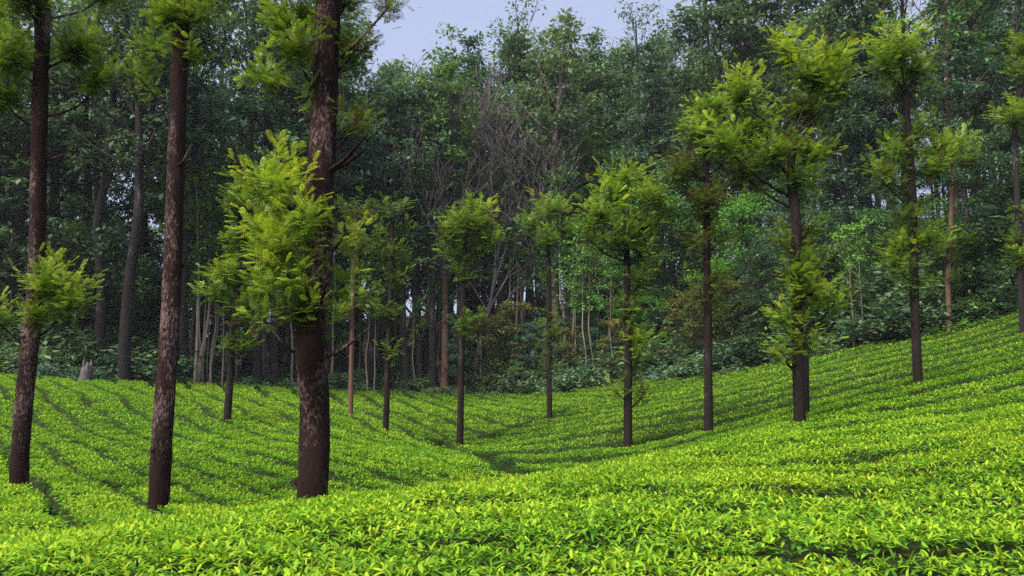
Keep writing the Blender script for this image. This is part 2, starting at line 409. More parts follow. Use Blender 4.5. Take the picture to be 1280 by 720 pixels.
tea_leaves = {}        # (fam, k) -> list of (template, M, T, tone)
def sow(y0, y1, dens, nleaf, tp, L):
    half1 = .7 * y1 + 2.6
    area = (y1 - y0) * half1 * 2; N = int(area * dens)
    x = RNG.uniform(-half1, half1, N); y = RNG.uniform(y0, y1, N)
    xe = RNG.uniform(-half1, half1, N * (3 if y1 < 5 else 1)); ye = RNG.uniform(y0, y1, len(xe)); ke = tea_fields(xe, ye)[2] > .3      # more leaves on the hedge sides
    x = np.concatenate([x, xe[ke]]); y = np.concatenate([y, ye[ke]])
    keep = in_view(x, y) & (y < yF(x) + .2); x = x[keep]; y = y[keep]
    fam, k, m, edge = tea_fields(x, y); front = tea_fields.front; drop = tea_fields.drop
    keep = (m < .5) | (RNG.random(len(x)) < np.where(y < 8, .95, .45))
    # leaner cover inside the gaps
    x, y, fam, k, m, edge, front, drop = (a[keep] for a in (x, y, fam, k, m, edge, front, drop))
    z = np.where(m > .25, H(x, y) - np.where((m > .8) & (y > 6), RNG.uniform(.35, 1.0, len(x)), RNG.uniform(.1, .65, len(x))), tea_top(x, y, m, drop))
    N = len(x)
    vig = .5 + .22 * sn(x, y, 3.2, 41) + .16 * sn(x, y, .7, 43) + .12 * sn(x, y, 14, 45)          # flush is uneven from bush to bush
    hgt = RNG.uniform(-.025, .015, N) * (L / .075) ** .5
    az0 = RNG.uniform(0, 6.28, N)
    tilt = rdirs(N) * .35; tilt[:, 2] = 0
    key = fam * 1000 + (k + 300)
    for q in range(nleaf):
        f = q / max(nleaf - 1, 1)                            # 0 = lowest leaf, 1 = tip leaf
        az = az0 + q * 2.4 + RNG.normal(0, .25, N)
        el = np.radians(-2 + 36 * f + RNG.normal(0, 18, N)); el = np.where(m > .3, el * .6 - .15, el)
        d = np.stack([np.cos(az) * np.cos(el), np.sin(az) * np.cos(el), np.sin(el)], 1) + tilt
        up = np.tile(np.array([[0, 0, 1.0]]), (N, 1)) + rdirs(N) * .35
        size = L * RNG.uniform(.65, 1.25, N) * (1.1 - .3 * f) * np.where(m > .3, 1.2, 1)
        T = np.stack([x, y, z + hgt + L * (.12 + .32 * f)], 1) + RNG.normal(0, L * .22, (N, 3)) * np.array([1, 1, .3])
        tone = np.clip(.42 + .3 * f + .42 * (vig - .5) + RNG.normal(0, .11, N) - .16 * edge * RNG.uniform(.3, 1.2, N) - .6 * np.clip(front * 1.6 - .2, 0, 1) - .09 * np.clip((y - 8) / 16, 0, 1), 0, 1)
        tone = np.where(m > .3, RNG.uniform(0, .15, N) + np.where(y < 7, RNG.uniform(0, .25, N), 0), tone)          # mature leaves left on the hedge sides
        tone = np.where(RNG.random(N) < .1, tone * RNG.uniform(.2, .7, N), tone)     # older leaves left by the pluckers
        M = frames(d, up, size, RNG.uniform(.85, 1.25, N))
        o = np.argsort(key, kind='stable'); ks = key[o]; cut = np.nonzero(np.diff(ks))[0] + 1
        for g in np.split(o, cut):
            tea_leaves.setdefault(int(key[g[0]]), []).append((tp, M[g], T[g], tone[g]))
sow(2.2, 4.6, 620, 4, L8, .052)
sow(4.6, 10.0, 480, 3, L4b, .06)
sow(10.0, 17.0, 250, 3, L4, .07)
sow(17.0, 28.0, 150, 3, L4, .088)
sow(28.0, 45.0, 86, 2, L4, .12)
sow(45.0, 82.0, 43, 2, L4, .16)

GRP = 'clipped tea hedge rows'
for key in sorted(tea_leaves):
    fam, k = key // 1000, key % 1000 - 300
    rg = row_grid(fam, k)
    if rg is None: rg = (np.zeros((0, 3)), np.zeros((0, 4), int))
    mbl = MB()
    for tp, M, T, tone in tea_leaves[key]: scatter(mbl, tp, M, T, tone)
    if mbl.n < 60 or len(rg[0]) == 0: continue
    b = MB(); b.add(rg[0], rg[1], np.full(len(rg[1]), 4))
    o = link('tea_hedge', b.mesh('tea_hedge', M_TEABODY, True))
    if fam == 0 and k < 0: lab = 'bright green clipped tea hedge with large leaves bordering the dark soil gap'
    elif fam == 0 and k < 2: lab = 'leafy yellow green tea hedge on the flat spur just beyond the soil gap'
    elif fam == 0: lab = 'clipped green tea hedge row running level around the open hillside'
    else: lab = 'clipped green tea hedge row running down the slope into the hollow'
    if fam == 0 and 0 <= k < 4: lab = ['first', 'second', 'third', 'fourth'][k] + ' tea hedge beyond the dark soil gap, clipped and yellow green'
    STAND = [(13.5, 23, 607, 'lichen streaked'), (11, 197, 655, 'bare trunked'), (8, 390, 626, 'thickest'), (33, 284, 528, 'slim leaning'), (36, 575, 559, 'round headed'), (36, 482, 540, 'wispy'), (44, 438, 521, 'slender reddish'), (46, 687, 523, 'small headed'),
             (28, 785, 559, 'goblet crowned'), (27, 886, 543, 'browning'), (20, 1000, 530, 'biggest crowned'), (25, 1148, 481, 'candelabra'), (47.5, 1187, 418, 'small reddish'), (35, 1278, 397, 'flat tufted')]
    for Yt, pxt, pyt, nmt in STAND:
        pt = at(pxt, pyt, Yt); ft, kt, _, _ = tea_fields(pt[:1], pt[1:2])
        if int(ft[0]) == fam and int(kt[0]) == k: lab = 'clipped green tea hedge row with the ' + nmt + ' silver oak standing in it'
    tag(o, lab, 'tea hedge', GRP if fam else GRP + ' on the hillside')
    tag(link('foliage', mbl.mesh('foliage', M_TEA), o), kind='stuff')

# bare stems showing in the nearest soil gap
def twigs(kpar, ypos, side):
    mb = MB()
    for _ in range(260):
        x = RNG.uniform(-3.6, 4.2); y = R0 - wR(x) + side * RNG.uniform(.06, .26) + ypos
        fam, k, m, _ = tea_fields(np.array([x]), np.array([y]))
        if m[0] < .35: continue
        z0 = G(x, y) - .02; p = np.array([x, y, z0]); pts = [p]; h = RNG.uniform(.25, .6)
        for s in range(3):
            p = p + np.array([RNG.normal(0, .05), RNG.normal(side * .02, .04), h / 3]); pts.append(p)
        tube(mb, pts, [.008, .007, .005, .003], 5, rng=RNG)
    return mb
for side in (-1, 1):
    par = [o for o in bpy.data.objects if o.name.startswith('tea_hedge')]
    mbt = twigs(0, 0, side)
    if mbt.n:
        # the hedge on this side of the gap
        best = min(par, key=lambda o: abs(np.mean([v.co.y for v in list(o.data.vertices)[::50]]) - (R0 + side * PR / 2)) + (0 if 'near' or True else 9))
        tag(link('bare_stems', mbt.mesh('bare_stems', M_TWIG, True), best), kind='stuff')

# ------------------------------------------------------------------ silver oaks standing in the tea
def frond_template(pairs, length=1.0, lw=.5, wd=.06):
    v = []; f = []
    def leaf(bx, by, ang, L, W, dz):
        c, s = math.cos(ang), math.sin(ang); b = len(v)
        v.append((bx, by, 0)); v.append((bx + c * L * .5 - s * W, by + s * L * .5 + c * W, dz * .3 + .02))
        v.append((bx + c * L, by + s * L, dz)); v.append((bx + c * L * .5 + s * W, by + s * L * .5 - c * W, dz * .3 + .02))
        f.append((b, b + 3, b + 2, b + 1))
    for i in range(pairs):
        t = .12 + .72 * i / max(pairs - 1, 1); L = lw * (1 - .45 * t) * (.6 + .8 * math.sin(min(t * 2.4, 1.57)))
        for sg in (-1, 1): leaf(t, 0, sg * math.radians(48 - 14 * t), L, L * wd + .007, -.10 * L - .06 * t)
    leaf(.78, 0, 0, .34, .04, -.05)
    leaf(.02, 0, 0, .85, .012, -.02)
    return Template(v, f)
FR_N = frond_template(6, lw=.36); FR_M = frond_template(5, lw=.42, wd=.08); FR_F = frond_template(3, lw=.55, wd=.12)

def tuft(mb, mbl, anchor, c, r, n_sprig, n_frond, flen, tp, tone0, dry, rng, twig_r, droop=0.0):
    """a puff of sprays: sprigs grow from the limb end 'anchor' through the ellipsoid (c, r), each carrying fronds"""
    d = rdirs(n_sprig, rng); d[:, 2] = d[:, 2] * .85 + .12
    lob = rdirs(5, rng); lw = (np.clip(d @ lob.T, 0, 1) ** 4 * rng.uniform(.3, 1, 5)).max(1)    # uneven lobes
    rad = rng.uniform(.15, 1.0, n_sprig) ** .7 * (.62 + .85 * lw) * np.where(rng.random(n_sprig) < .16, 1.45, 1)
    tip = c + d * r * rad[:, None]
    for k in range(n_sprig):
        st = anchor + (c - anchor) * rng.uniform(.35, 1) + rng.normal(0, .12, 3) * r
        mid = (st + tip[k]) / 2 + np.array([0, 0, -.08]) * r[2]
        if k % 2 == 0: tube(mbl, [st, mid, tip[k]], [twig_r, twig_r * .7, twig_r * .35], 4, caps=False, rng=rng)
    n = n_sprig * n_frond
    ki = np.repeat(np.arange(n_sprig), n_frond)
    # spray axis: outward and up
    ax = d * np.array([1, 1, .7]) + np.array([0, 0, .55 - droop]); ax /= np.linalg.norm(ax, axis=1, keepdims=True)
    along = np.tile(np.linspace(0, 1, n_frond), n_sprig)
    spl = flen * 2.2 * rng.uniform(.6, 1.4, n)
    p = tip[ki] + ax[ki] * ((along - .55) * spl)[:, None] + rng.normal(0, flen * .1, (n, 3))
    side = rdirs(n, rng); side -= (side * ax[ki]).sum(1, keepdims=True) * ax[ki]
    fd = ax[ki] * (.25 + .75 * along)[:, None] + side * (1.1 - .45 * along)[:, None]
    up = np.tile(np.array([[0, 0, 1.0]]), (n, 1)) + rdirs(n, rng) * .35
    size = flen * rng.uniform(.7, 1.3, n) * (1 - .25 * along)
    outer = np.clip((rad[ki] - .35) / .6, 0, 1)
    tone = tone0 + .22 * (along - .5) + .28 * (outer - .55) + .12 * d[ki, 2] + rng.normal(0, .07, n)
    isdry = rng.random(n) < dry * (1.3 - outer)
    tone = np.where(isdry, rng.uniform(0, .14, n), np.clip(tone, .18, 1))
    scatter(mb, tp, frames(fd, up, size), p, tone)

def silver_oak(label, Y, path, rpx, tufts, bark=M_BARK, seed=1, group='silver oaks among the tea', seg=14, knob=0, snags=0, tone=.5, name='silver_oak', leaf_len=None):
    """path, tufts in photograph pixels at forward distance Y; tuft = (px, py, rx, ry, tone, dry, density)"""
    rng = np.random.default_rng(seed)
    k = Y / F
    base = at(path[0][0], path[0][1], Y); zg = float(G(base[0], base[1])); base = np.array([base[0], base[1], zg])
    root = link(name, None, loc=tuple(base)); root.empty_display_size = .3
    tag(root, label, 'tree', group)
    P = [np.array([base[0], base[1], zg - .15])] + [at(px, py, Y) for px, py in path[0:]]
    P = np.array(P); P[:, 1] += np.concatenate([[0, 0], rng.normal(0, .05, len(P) - 2)])
    rr = np.interp(np.linspace(0, 1, len(P)), np.linspace(0, 1, len(rpx)), rpx) * k; rr[0] *= 1.12
    mb = MB()
    hl = np.linalg.norm(P[-1] - P[0]); sub = int(np.clip(hl / len(P) / (.09 if Y < 15 else .25), 3, 24))
    tube(mb, P - base, rr, seg, rough=.05 if Y < 15 else .1, rng=rng, sub=sub)
    # knobs and branch scars
    for q in range(knob):
        t = rng.uniform(.12, .8); i = t * (len(P) - 1); a = int(i); p = P[a] + (P[a + 1] - P[a]) * (i - a); r0 = np.interp(i, np.arange(len(P)), rr)
        an = rng.uniform(0, 6.28); o = np.array([math.cos(an), math.sin(an), rng.uniform(0, .5)])
        tube(mb, [p + o * r0 * .5 - base, p + o * r0 * 1.02 - base, p + o * r0 * 1.3 - base], [r0 * .5, r0 * .36, r0 * .16], 8, .15, rng=rng)
    for q in range(snags):
        t = rng.uniform(.25, .95); i = t * (len(P) - 1); a = int(i); p = P[a] + (P[a + 1] - P[a]) * (i - a); r0 = np.interp(i, np.arange(len(P)), rr)
        an = rng.uniform(0, 6.28); o = np.array([math.cos(an), math.sin(an), .4]); L = rng.uniform(.2, .7)
        tube(mb, [p - base, p + o * L * .5 - base, p + o * L + np.array([0, 0, .1]) - base], [r0 * .25, r0 * .15, .008], 6, .1, rng=rng)
    link('trunk', mb.mesh('trunk', bark, True), root)
    flen = leaf_len or float(np.clip(.165 + (Y - 8) * .0092, .165, .38))
    tp = FR_N if Y < 16 else (FR_M if Y < 30 else FR_F)
    tufts = list(tufts)
    if Y > 18:
        for q in range(rng.integers(3, 7)):
            t_ = rng.uniform(.3, .85); ip = t_ * (len(path) - 1); a = int(ip); qx = path[a][0] + (path[a + 1][0] - path[a][0]) * (ip - a); qy = path[a][1] + (path[a + 1][1] - path[a][1]) * (ip - a)
            tufts.append((qx + rng.choice([-1, 1]) * rng.uniform(4, 14) * 25 / Y, qy, rng.uniform(5, 10) * 25 / Y, rng.uniform(5, 11) * 25 / Y, tone - .08, .15, .6))
    for tu in tufts:
        px, py, rx, ry = tu[:4]; tn = tu[4] if len(tu) > 4 else tone; dry = tu[5] if len(tu) > 5 else .05; den = tu[6] if len(tu) > 6 else 1.0
        dY = tu[7] if len(tu) > 7 else rng.normal(0, rx * k * .5)
        loose = .84 if Y < 16 else 1.12
        c = at(px, py, Y + dY); r = np.array([rx * k, rx * k * .95, ry * k]) * loose
        # limb from the trunk, leaving below the tuft
        low = c[2] - max(r[2] * .9, .75 * np.linalg.norm(c[[0, 1]] - np.array([np.interp(c[2], P[:, 2], P[:, 0]), Y])) + .12)
        zt = P[:, 2]; low = np.clip(low, zt[1] + .4, zt[-1]); i = np.interp(low, zt, np.arange(len(P))); a = min(int(i), len(P) - 2)
        s = P[a] + (P[a + 1] - P[a]) * (i - a); r0 = np.interp(i, np.arange(len(P)), rr)
        ml = MB(); mf = MB()
        dist = np.linalg.norm(c - s)
        e = c - np.array([0, 0, r[2] * .25]); m1 = s + (e - s) * .5 + np.array([rng.normal(0, .05), rng.normal(0, .05), -.07]) * dist
        lr = float(np.clip(r0 * (.2 if Y < 16 else .36) * min(1, r[0] / (r0 * 4) + .3), .012, r0 * .7))
        tube(ml, [s - base, m1 - base, e - base, c + np.array([0, 0, r[2] * .4]) - base], [lr, lr * .75, lr * .5, lr * .2], 7, .08, rng=rng, sub=3)
        vol = (r[0] * r[0] * r[2]) ** (1 / 3) / flen
        nsp = int(np.clip((17 if Y < 16 else 13.5) * den * vol ** 1.75, 7, 380)); nf = 8 if Y < 16 else 6
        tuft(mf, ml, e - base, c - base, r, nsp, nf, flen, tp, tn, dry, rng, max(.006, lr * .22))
        lo = link('limb', ml.mesh('limb', bark, True), root)
        link('foliage', mf.mesh('foliage', M_OAKLEAF), lo)
    return root

silver_oak('silver oak with pale lichen streaks and a low leafy tuft, beside the left tea slope', 13.5,
  [(23, 607), (30, 500), (38, 400), (44, 300), (50, 170), (53, 60), (57, -80), (59, -260)], [11, 9.5, 8.5],
  [(62, 352, 30, 34, .66, .03, 1.1, -.25), (85, 375, 28, 30, .62, .03, 1, -.2), (45, 392, 24, 22, .6, .05, 1, -.2), (-2, 398, 24, 22, .6), (10, 70, 50, 45, .52, .1), (95, 60, 48, 40, .45, .1), (30, -10, 60, 50, .45), (120, 100, 30, 30, .5), (130, -20, 55, 50, .4), (-20, 20, 50, 60, .6), (5, 120, 40, 18, .5)],
  seed=11, seg=22, knob=5, snags=3)
silver_oak('straight bare silver oak trunk with pink grey lichen and a tuft only at its top', 11.0,
  [(197, 662), (203, 540), (211, 400), (217, 250), (222, 100), (224, 0), (226, -160)], [13.5, 12, 10.5, 9.5],
  [(224, 14, 34, 26, .7, .05, 1), (192, 62, 16, 24, .62), (240, 66, 18, 20, .68), (188, 112, 12, 14, .7), (205, 20, 26, 26, .55), (215, -70, 60, 50, .5), (250, 20, 18, 18, .66), (170, 90, 14, 14, .6), (270, -30, 30, 30, .5)],
  seed=12, seg=24, knob=3, snags=2)
t3 = silver_oak('thickest silver oak trunk with a large yellow green leafy burst on its side', 8.0,
  [(390, 626), (391, 520), (393, 420), (396, 330), (400, 230), (404, 130), (408, 40), (412, -60), (417, -200)], [19, 18.5, 17.5, 16, 16],
  [(345, 232, 44, 36, .82, .03, .75, -.1), (328, 285, 36, 36, .8, .05, .7, .1), (378, 275, 38, 40, .8, .05, .7, -.35), (345, 315, 48, 40, .77, .08, .75, -.25), (328, 352, 32, 26, .74, .1, .7, .05), (368, 350, 38, 30, .72, .15, .75, -.3), (326, 392, 28, 14, .66, .1, .7, -.1), (372, 390, 34, 22, .56, .3, .8, -.25), (432, 288, 26, 14, .74, .05, .6, -.05), (432, 350, 26, 22, .62, .1, .6, .1), (414, 388, 20, 12, .6, .2, .6), (314, 228, 18, 12, .74, .05, .6), (350, 200, 24, 14, .84, .03, .6),
   (330, 92, 30, 16, .72, .1, .9), (372, 60, 34, 30, .55, .25, .9), (440, 60, 36, 34, .42, .35, .8), (445, 150, 26, 24, .5, .3, .6), (375, 15, 34, 26, .55, .2), (430, 5, 44, 26, .5, .3), (388, 118, 16, 12, .66), (485, 8, 34, 12, .3, .3, .7), (395, -60, 60, 40, .5), (348, 30, 24, 22, .6)],
  seed=13, seg=28, knob=6, snags=4)
silver_oak('slim leaning silver oak with sparse side tufts beside the thickest trunk', 33,
  [(284, 528), (288, 460), (293, 400), (300, 330), (302, 262)], [5, 4.2, 3.5],
  [(285, 345, 24, 22, .66, .1, .8), (302, 300, 20, 22, .55), (270, 368, 18, 12, .62), (308, 382, 14, 12, .6), (304, 432, 7, 12, .5), (300, 255, 24, 20, .45)], bark=M_BARKD, seed=14, seg=10)
silver_oak('slim dark silver oak with a rounded bushy head beside the furrow in the hollow', 36,
  [(575, 559), (577, 450), (580, 340), (583, 290)], [4.6, 4, 3],
  [(588, 278, 26, 20, .55, .05, .9), (566, 292, 18, 16, .5), (606, 300, 18, 14, .5), (578, 320, 22, 10, .4), (592, 258, 14, 10, .56), (582, 405, 8, 8, .5)], bark=M_BARKD, seed=15, seg=10)
silver_oak('slender silver oak with thin wispy foliage on the left tea slope', 36,
  [(482, 540), (486, 420), (490, 330), (490, 275)], [4.2, 3.6, 2.6],
  [(478, 388, 16, 14, .4, .1, .4), (494, 335, 20, 20, .36, .1, .4), (468, 305, 20, 16, .34, .1, .35), (502, 290, 18, 16, .34, .1, .35), (486, 262, 20, 14, .32, .1, .4), (490, 440, 8, 10, .4, .1, .5)], bark=M_BARKD, seed=16, seg=9)
silver_oak('slender silver oak with reddish trunk standing behind the thickest trunk', 44,
  [(438, 521), (440, 400), (442, 300), (443, 270)], [3.4, 3, 2.2],
  [(428, 388, 18, 12, .5, .3, .5), (452, 374, 16, 12, .45, .3, .5), (440, 305, 24, 20, .32, .1, .4), (448, 265, 22, 16, .3, .1, .4)], bark=M_BARKR, seed=17, seg=9)
silver_oak('slim silver oak with a small light green head above the level rows', 46,
  [(687, 523), (686, 440), (686, 340), (684, 285)], [3.8, 3.4, 2.6],
  [(690, 262, 20, 16, .55, .03, .8), (666, 282, 13, 11, .5), (706, 290, 13, 12, .5), (686, 300, 16, 10, .45), (688, 460, 5, 18, .25)], bark=M_BARKD, seed=18, seg=9)
silver_oak('silver oak with a broad goblet shaped crown and small shoots low on its trunk', 28,
  [(785, 559), (785, 450), (784, 350), (783, 296), (783, 262)], [6, 5.2, 4.2, 3],
  [(752, 268, 24, 18, .56), (782, 222, 24, 18, .62), (770, 245, 26, 18, .55), (816, 246, 22, 20, .56), (734, 288, 15, 10, .55), (802, 282, 26, 20, .5), (772, 302, 32, 12, .36), (800, 318, 24, 12, .4), (832, 262, 12, 12, .55), (800, 350, 14, 20, .55, .05, .7), (797, 428, 17, 13, .66), (788, 385, 9, 12, .5), (804, 490, 12, 8, .5), (771, 488, 9, 6, .55), (796, 452, 10, 10, .55)], bark=M_BARKD, seed=19, seg=12, snags=2)
silver_oak('silver oak with a tall browning crown and straggling dead shoots on its trunk', 27,
  [(886, 543), (885, 430), (884, 330), (884, 250), (882, 170)], [6, 5.4, 4.6, 3.4],
  [(888, 135, 22, 20, .6), (878, 165, 26, 18, .55, .15), (862, 210, 28, 18, .38, .45), (908, 196, 20, 18, .5, .2), (846, 214, 15, 13, .35, .4), (884, 250, 26, 16, .34, .5), (868, 300, 14, 14, .36, .5, .6), (894, 350, 12, 26, .36, .5, .5), (876, 368, 14, 16, .34, .6, .5), (898, 300, 16, 14, .45, .2, .6)], bark=M_BARKD, seed=20, seg=12, snags=3)
silver_oak('silver oak with the biggest bushy yellow green crown and a leafy skirt lower down', 20,
  [(1000, 530), (998, 440), (996, 350), (994, 280), (990, 220), (992, 170)], [8.2, 7.2, 6, 4.6],
  [(925, 118, 26, 28, .66, .05, 1), (906, 178, 26, 20, .62), (940, 165, 30, 26, .52, .1), (968, 190, 30, 22, .45, .15), (1018, 92, 36, 32, .7, .05, 1.1), (1044, 68, 20, 18, .72), (985, 70, 18, 22, .6), (1008, 135, 34, 26, .5, .1), (1012, 190, 28, 22, .6), (1000, 225, 24, 14, .5), (930, 215, 22, 14, .4, .3), (1046, 110, 20, 22, .6),
   (1012, 362, 24, 18, .68), (985, 398, 22, 20, .7), (1004, 425, 20, 18, .66), (1042, 378, 18, 10, .7), (1000, 340, 14, 12, .6), (978, 440, 14, 10, .62), (975, 300, 16, 14, .5, .1, .6), (1010, 285, 16, 14, .5, .1, .6)], bark=M_BARKD, seed=21, seg=14, snags=3, knob=3)
silver_oak('thin silver oak trunk half hidden behind the leafy skirted silver oak', 23.5,
  [(1007, 512), (1005, 420), (1003, 330), (1002, 290)], [5, 4.4, 3.4], [(1012, 330, 14, 14, .5), (998, 300, 16, 12, .5)], bark=M_BARKD, seed=22, seg=10)
silver_oak('silver oak with candelabra limbs and two stacked leafy heads on the open hillside', 25,
  [(1148, 481), (1144, 380), (1141, 250), (1137, 180), (1130, 120)], [6.6, 5.6, 4.6, 3.4],
  [(1124, 62, 30, 26, .62), (1108, 84, 18, 16, .55), (1144, 88, 20, 18, .5, .15), (1128, 110, 24, 14, .36, .35), (1105, 212, 18, 13, .55, .1), (1122, 186, 18, 14, .55), (1166, 212, 20, 14, .52, .15), (1176, 184, 18, 13, .58), (1150, 165, 16, 14, .45, .2), (1132, 302, 26, 18, .58, .1, .8), (1122, 330, 18, 15, .6), (1162, 300, 18, 16, .52, .1, .8), (1146, 352, 16, 15, .5, .1, .8), (1110, 232, 12, 8, .3, .5)], bark=M_BARKD, seed=23, seg=12, snags=3)
silver_oak('small reddish trunked silver oak beside the wood on the upper hillside', 47.5,
  [(1187, 418), (1186, 350), (1189, 280), (1192, 210)], [3.6, 3.2, 2.6],
  [(1192, 184, 26, 16, .56), (1210, 200, 16, 10, .5), (1172, 205, 12, 10, .46), (1204, 300, 12, 12, .5, .1, .6), (1176, 310, 12, 14, .5, .1, .6)], bark=M_BARKR, seed=24, seg=9)
silver_oak('slim pale trunked silver oak with flat tufts at the top edge of the hillside', 35,
  [(1278, 397), (1274, 300), (1269, 180), (1267, 130)], [4.4, 3.8, 3],
  [(1266, 146, 22, 12, .62), (1290, 135, 18, 12, .6), (1278, 322, 14, 12, .62), (1285, 60, 20, 22, .6), (1275, 90, 14, 10, .5)], bark=M_BARKF, seed=25, seg=10)

# ------------------------------------------------------------------ forest behind the tea
def leaf_clump(pos, n, r, size, rng, flat=.55, tone0=.5):
    p = rng.normal(size=(n, 3)); p /= np.maximum(np.linalg.norm(p, axis=1, keepdims=True), 1e-6)
    rad = rng.random(n) ** .45
    off = p * rad[:, None] * r * np.array([1, 1, flat])
    d = rdirs(n, rng); d[:, 2] = d[:, 2] * .6 - .1
    up = np.tile(np.array([[0, 0, 1.0]]), (n, 1)) + rdirs(n, rng) * .6
    s = size * rng.uniform(.6, 1.3, n)
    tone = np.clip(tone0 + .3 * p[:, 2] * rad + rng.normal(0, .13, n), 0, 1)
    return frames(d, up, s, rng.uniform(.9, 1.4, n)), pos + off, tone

def make_tree(kind, seed):
    """prototype with its height as third value: (trunk mesh, crown mesh, height)"""
    rng = np.random.default_rng(seed); tr = MB(); cr = MB()
    K = {
     'tall':  dict(h=30, r=.34, c0=.4, nl=28, ll=.145, el=(25, 65), cl=40, cr_=1.25, ls=.5, mat='dull', bark=M_BARKF),
     'tall2': dict(h=32, r=.36, c0=.45, nl=26, ll=.13, el=(30, 70), cl=38, cr_=1.2, ls=.5, mat='blue', bark=M_BARKF),
     'pale':  dict(h=32, r=.42, c0=.6, nl=24, ll=.13, el=(30, 65), cl=40, cr_=1.2, ls=.5, mat='dull', bark=M_BARKP),
     'red':   dict(h=30, r=.36, c0=.5, nl=18, ll=.17, el=(30, 60), cl=40, cr_=1.2, ls=.5, mat='fresh', bark=M_BARKR),
     'broad': dict(h=17, r=.24, c0=.25, nl=24, ll=.30, el=(10, 55), cl=56, cr_=1.15, ls=.36, mat='fresh', bark=M_BARKF),
     'broad2': dict(h=18, r=.26, c0=.28, nl=24, ll=.28, el=(10, 60), cl=56, cr_=1.2, ls=.38, mat='blue', bark=M_BARKF),
     'dark':  dict(h=22, r=.38, c0=.12, nl=34, ll=.27, el=(-5, 40), cl=70, cr_=1.35, ls=.36, mat='dark', bark=M_BARKD),
     'sapling': dict(h=11, r=.075, c0=.62, nl=8, ll=.13, el=(20, 60), cl=26, cr_=.7, ls=.3, mat='fresh', bark=M_BARKP),
     'wispy': dict(h=30, r=.28, c0=.5, nl=22, ll=.15, el=(30, 68), cl=18, cr_=1.15, ls=.34, mat='dull', bark=M_BARKF),
     'rust':  dict(h=8, r=.1, c0=.25, nl=16, ll=.32, el=(10, 60), cl=44, cr_=.8, ls=.3, mat='rust', bark=M_BARKF),
    }[kind]
    h = K['h']; n = 9
    P = np.stack([np.cumsum(rng.normal(0, .012 * h, n)) , np.cumsum(rng.normal(0, .012 * h, n)), np.linspace(-.02 * h, h * .97, n)], 1); P[:, :2] -= P[0, :2]
    P[1:, :2] *= .55
    rr = K['r'] * np.linspace(1.15, .12, n) ** .8
    tube(tr, P, rr, 9, .06, rng=rng, sub=3)
    for q in range(K['nl']):
        t = K['c0'] + (.99 - K['c0']) * (q + rng.random()) / K['nl']; i = t * (n - 1); a = min(int(i), n - 2); s = P[a] + (P[a + 1] - P[a]) * (i - a); r0 = float(np.interp(i, np.arange(n), rr))
        u = (t - K['c0']) / (1 - K['c0']); prof = (.55 + .9 * math.sin(math.pi * min(u * .8 + .12, 1))) * (1 - .45 * u)
        L = h * K['ll'] * prof * rng.uniform(.55, 1.25); az = q * 2.4 + rng.normal(0, .5); el = math.radians(rng.uniform(*K['el']) + 20 * u)
        d = np.array([math.cos(az) * math.cos(el), math.sin(az) * math.cos(el), math.sin(el)])
        e = s + d * L; m_ = s + d * L * .5 + np.array([0, 0, -.06 * L])
        tube(tr, [s, m_, e], [r0 * .42, r0 * .28, .02], 5, 0, caps=False, rng=rng)
        nb = max(3, int(L / 1.1))
        for b_ in range(nb):
            f = rng.uniform(.4, 1.05); sp = s + d * L * f + np.array([0, 0, -.05 * L]); dd = rdirs(1, rng)[0] * np.array([1, 1, .5]) + d * .5 + np.array([0, 0, .25]); dd /= np.linalg.norm(dd)
            e2 = sp + dd * L * .35 * rng.uniform(.5, 1.2)
            tube(tr, [sp, e2], [max(.025, r0 * .14), .012], 4, 0, caps=False, rng=rng)
            rr_ = K['cr_'] * rng.uniform(.6, 1.2)
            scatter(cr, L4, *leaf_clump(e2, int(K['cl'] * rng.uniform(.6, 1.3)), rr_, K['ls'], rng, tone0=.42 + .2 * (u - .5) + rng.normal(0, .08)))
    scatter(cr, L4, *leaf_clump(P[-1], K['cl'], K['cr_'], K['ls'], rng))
    return tr.mesh('trunk', K['bark'], True), cr.mesh('crown', M_FL[K['mat']]), h

def make_bare(seed, h=22):
    rng = np.random.default_rng(seed); tr = MB(); br = MB()
    def grow(p, d, L, r, lev):
        m = 3 if lev < 2 else 2; pts = [p]; dd = d.copy()
        for s in range(m):
            dd = dd + rdirs(1, rng)[0] * .22 + np.array([0, 0, .07]); dd /= np.linalg.norm(dd); p = p + dd * L / m; pts.append(p)
        tube(tr if lev == 0 else br, pts, np.linspace(r, max(r * .6, .02), m + 1), 8 if lev == 0 else (5 if lev < 3 else 3), .04 if lev < 2 else 0, caps=False, rng=rng)
        if lev >= 5: return
        for q in range([6, 4, 3, 3, 2][lev]):
            f = rng.uniform(.45, 1.0); i = f * m; a = min(int(i), m - 1); st = pts[a] + (pts[a + 1] - pts[a]) * (i - a)
            nd = dd + rdirs(1, rng)[0] * .8; nd[2] = nd[2] * .8 + .38; nd /= np.linalg.norm(nd)
            grow(st, nd, L * rng.uniform(.45, .72), max(r * .5, .02), lev + 1)
    grow(np.array([0, 0, -.3]), np.array([0, 0, 1.0]), h * .5, .17, 0)
    return tr.mesh('trunk', M_BARKG, True), br.mesh('branches', M_BARKG), h

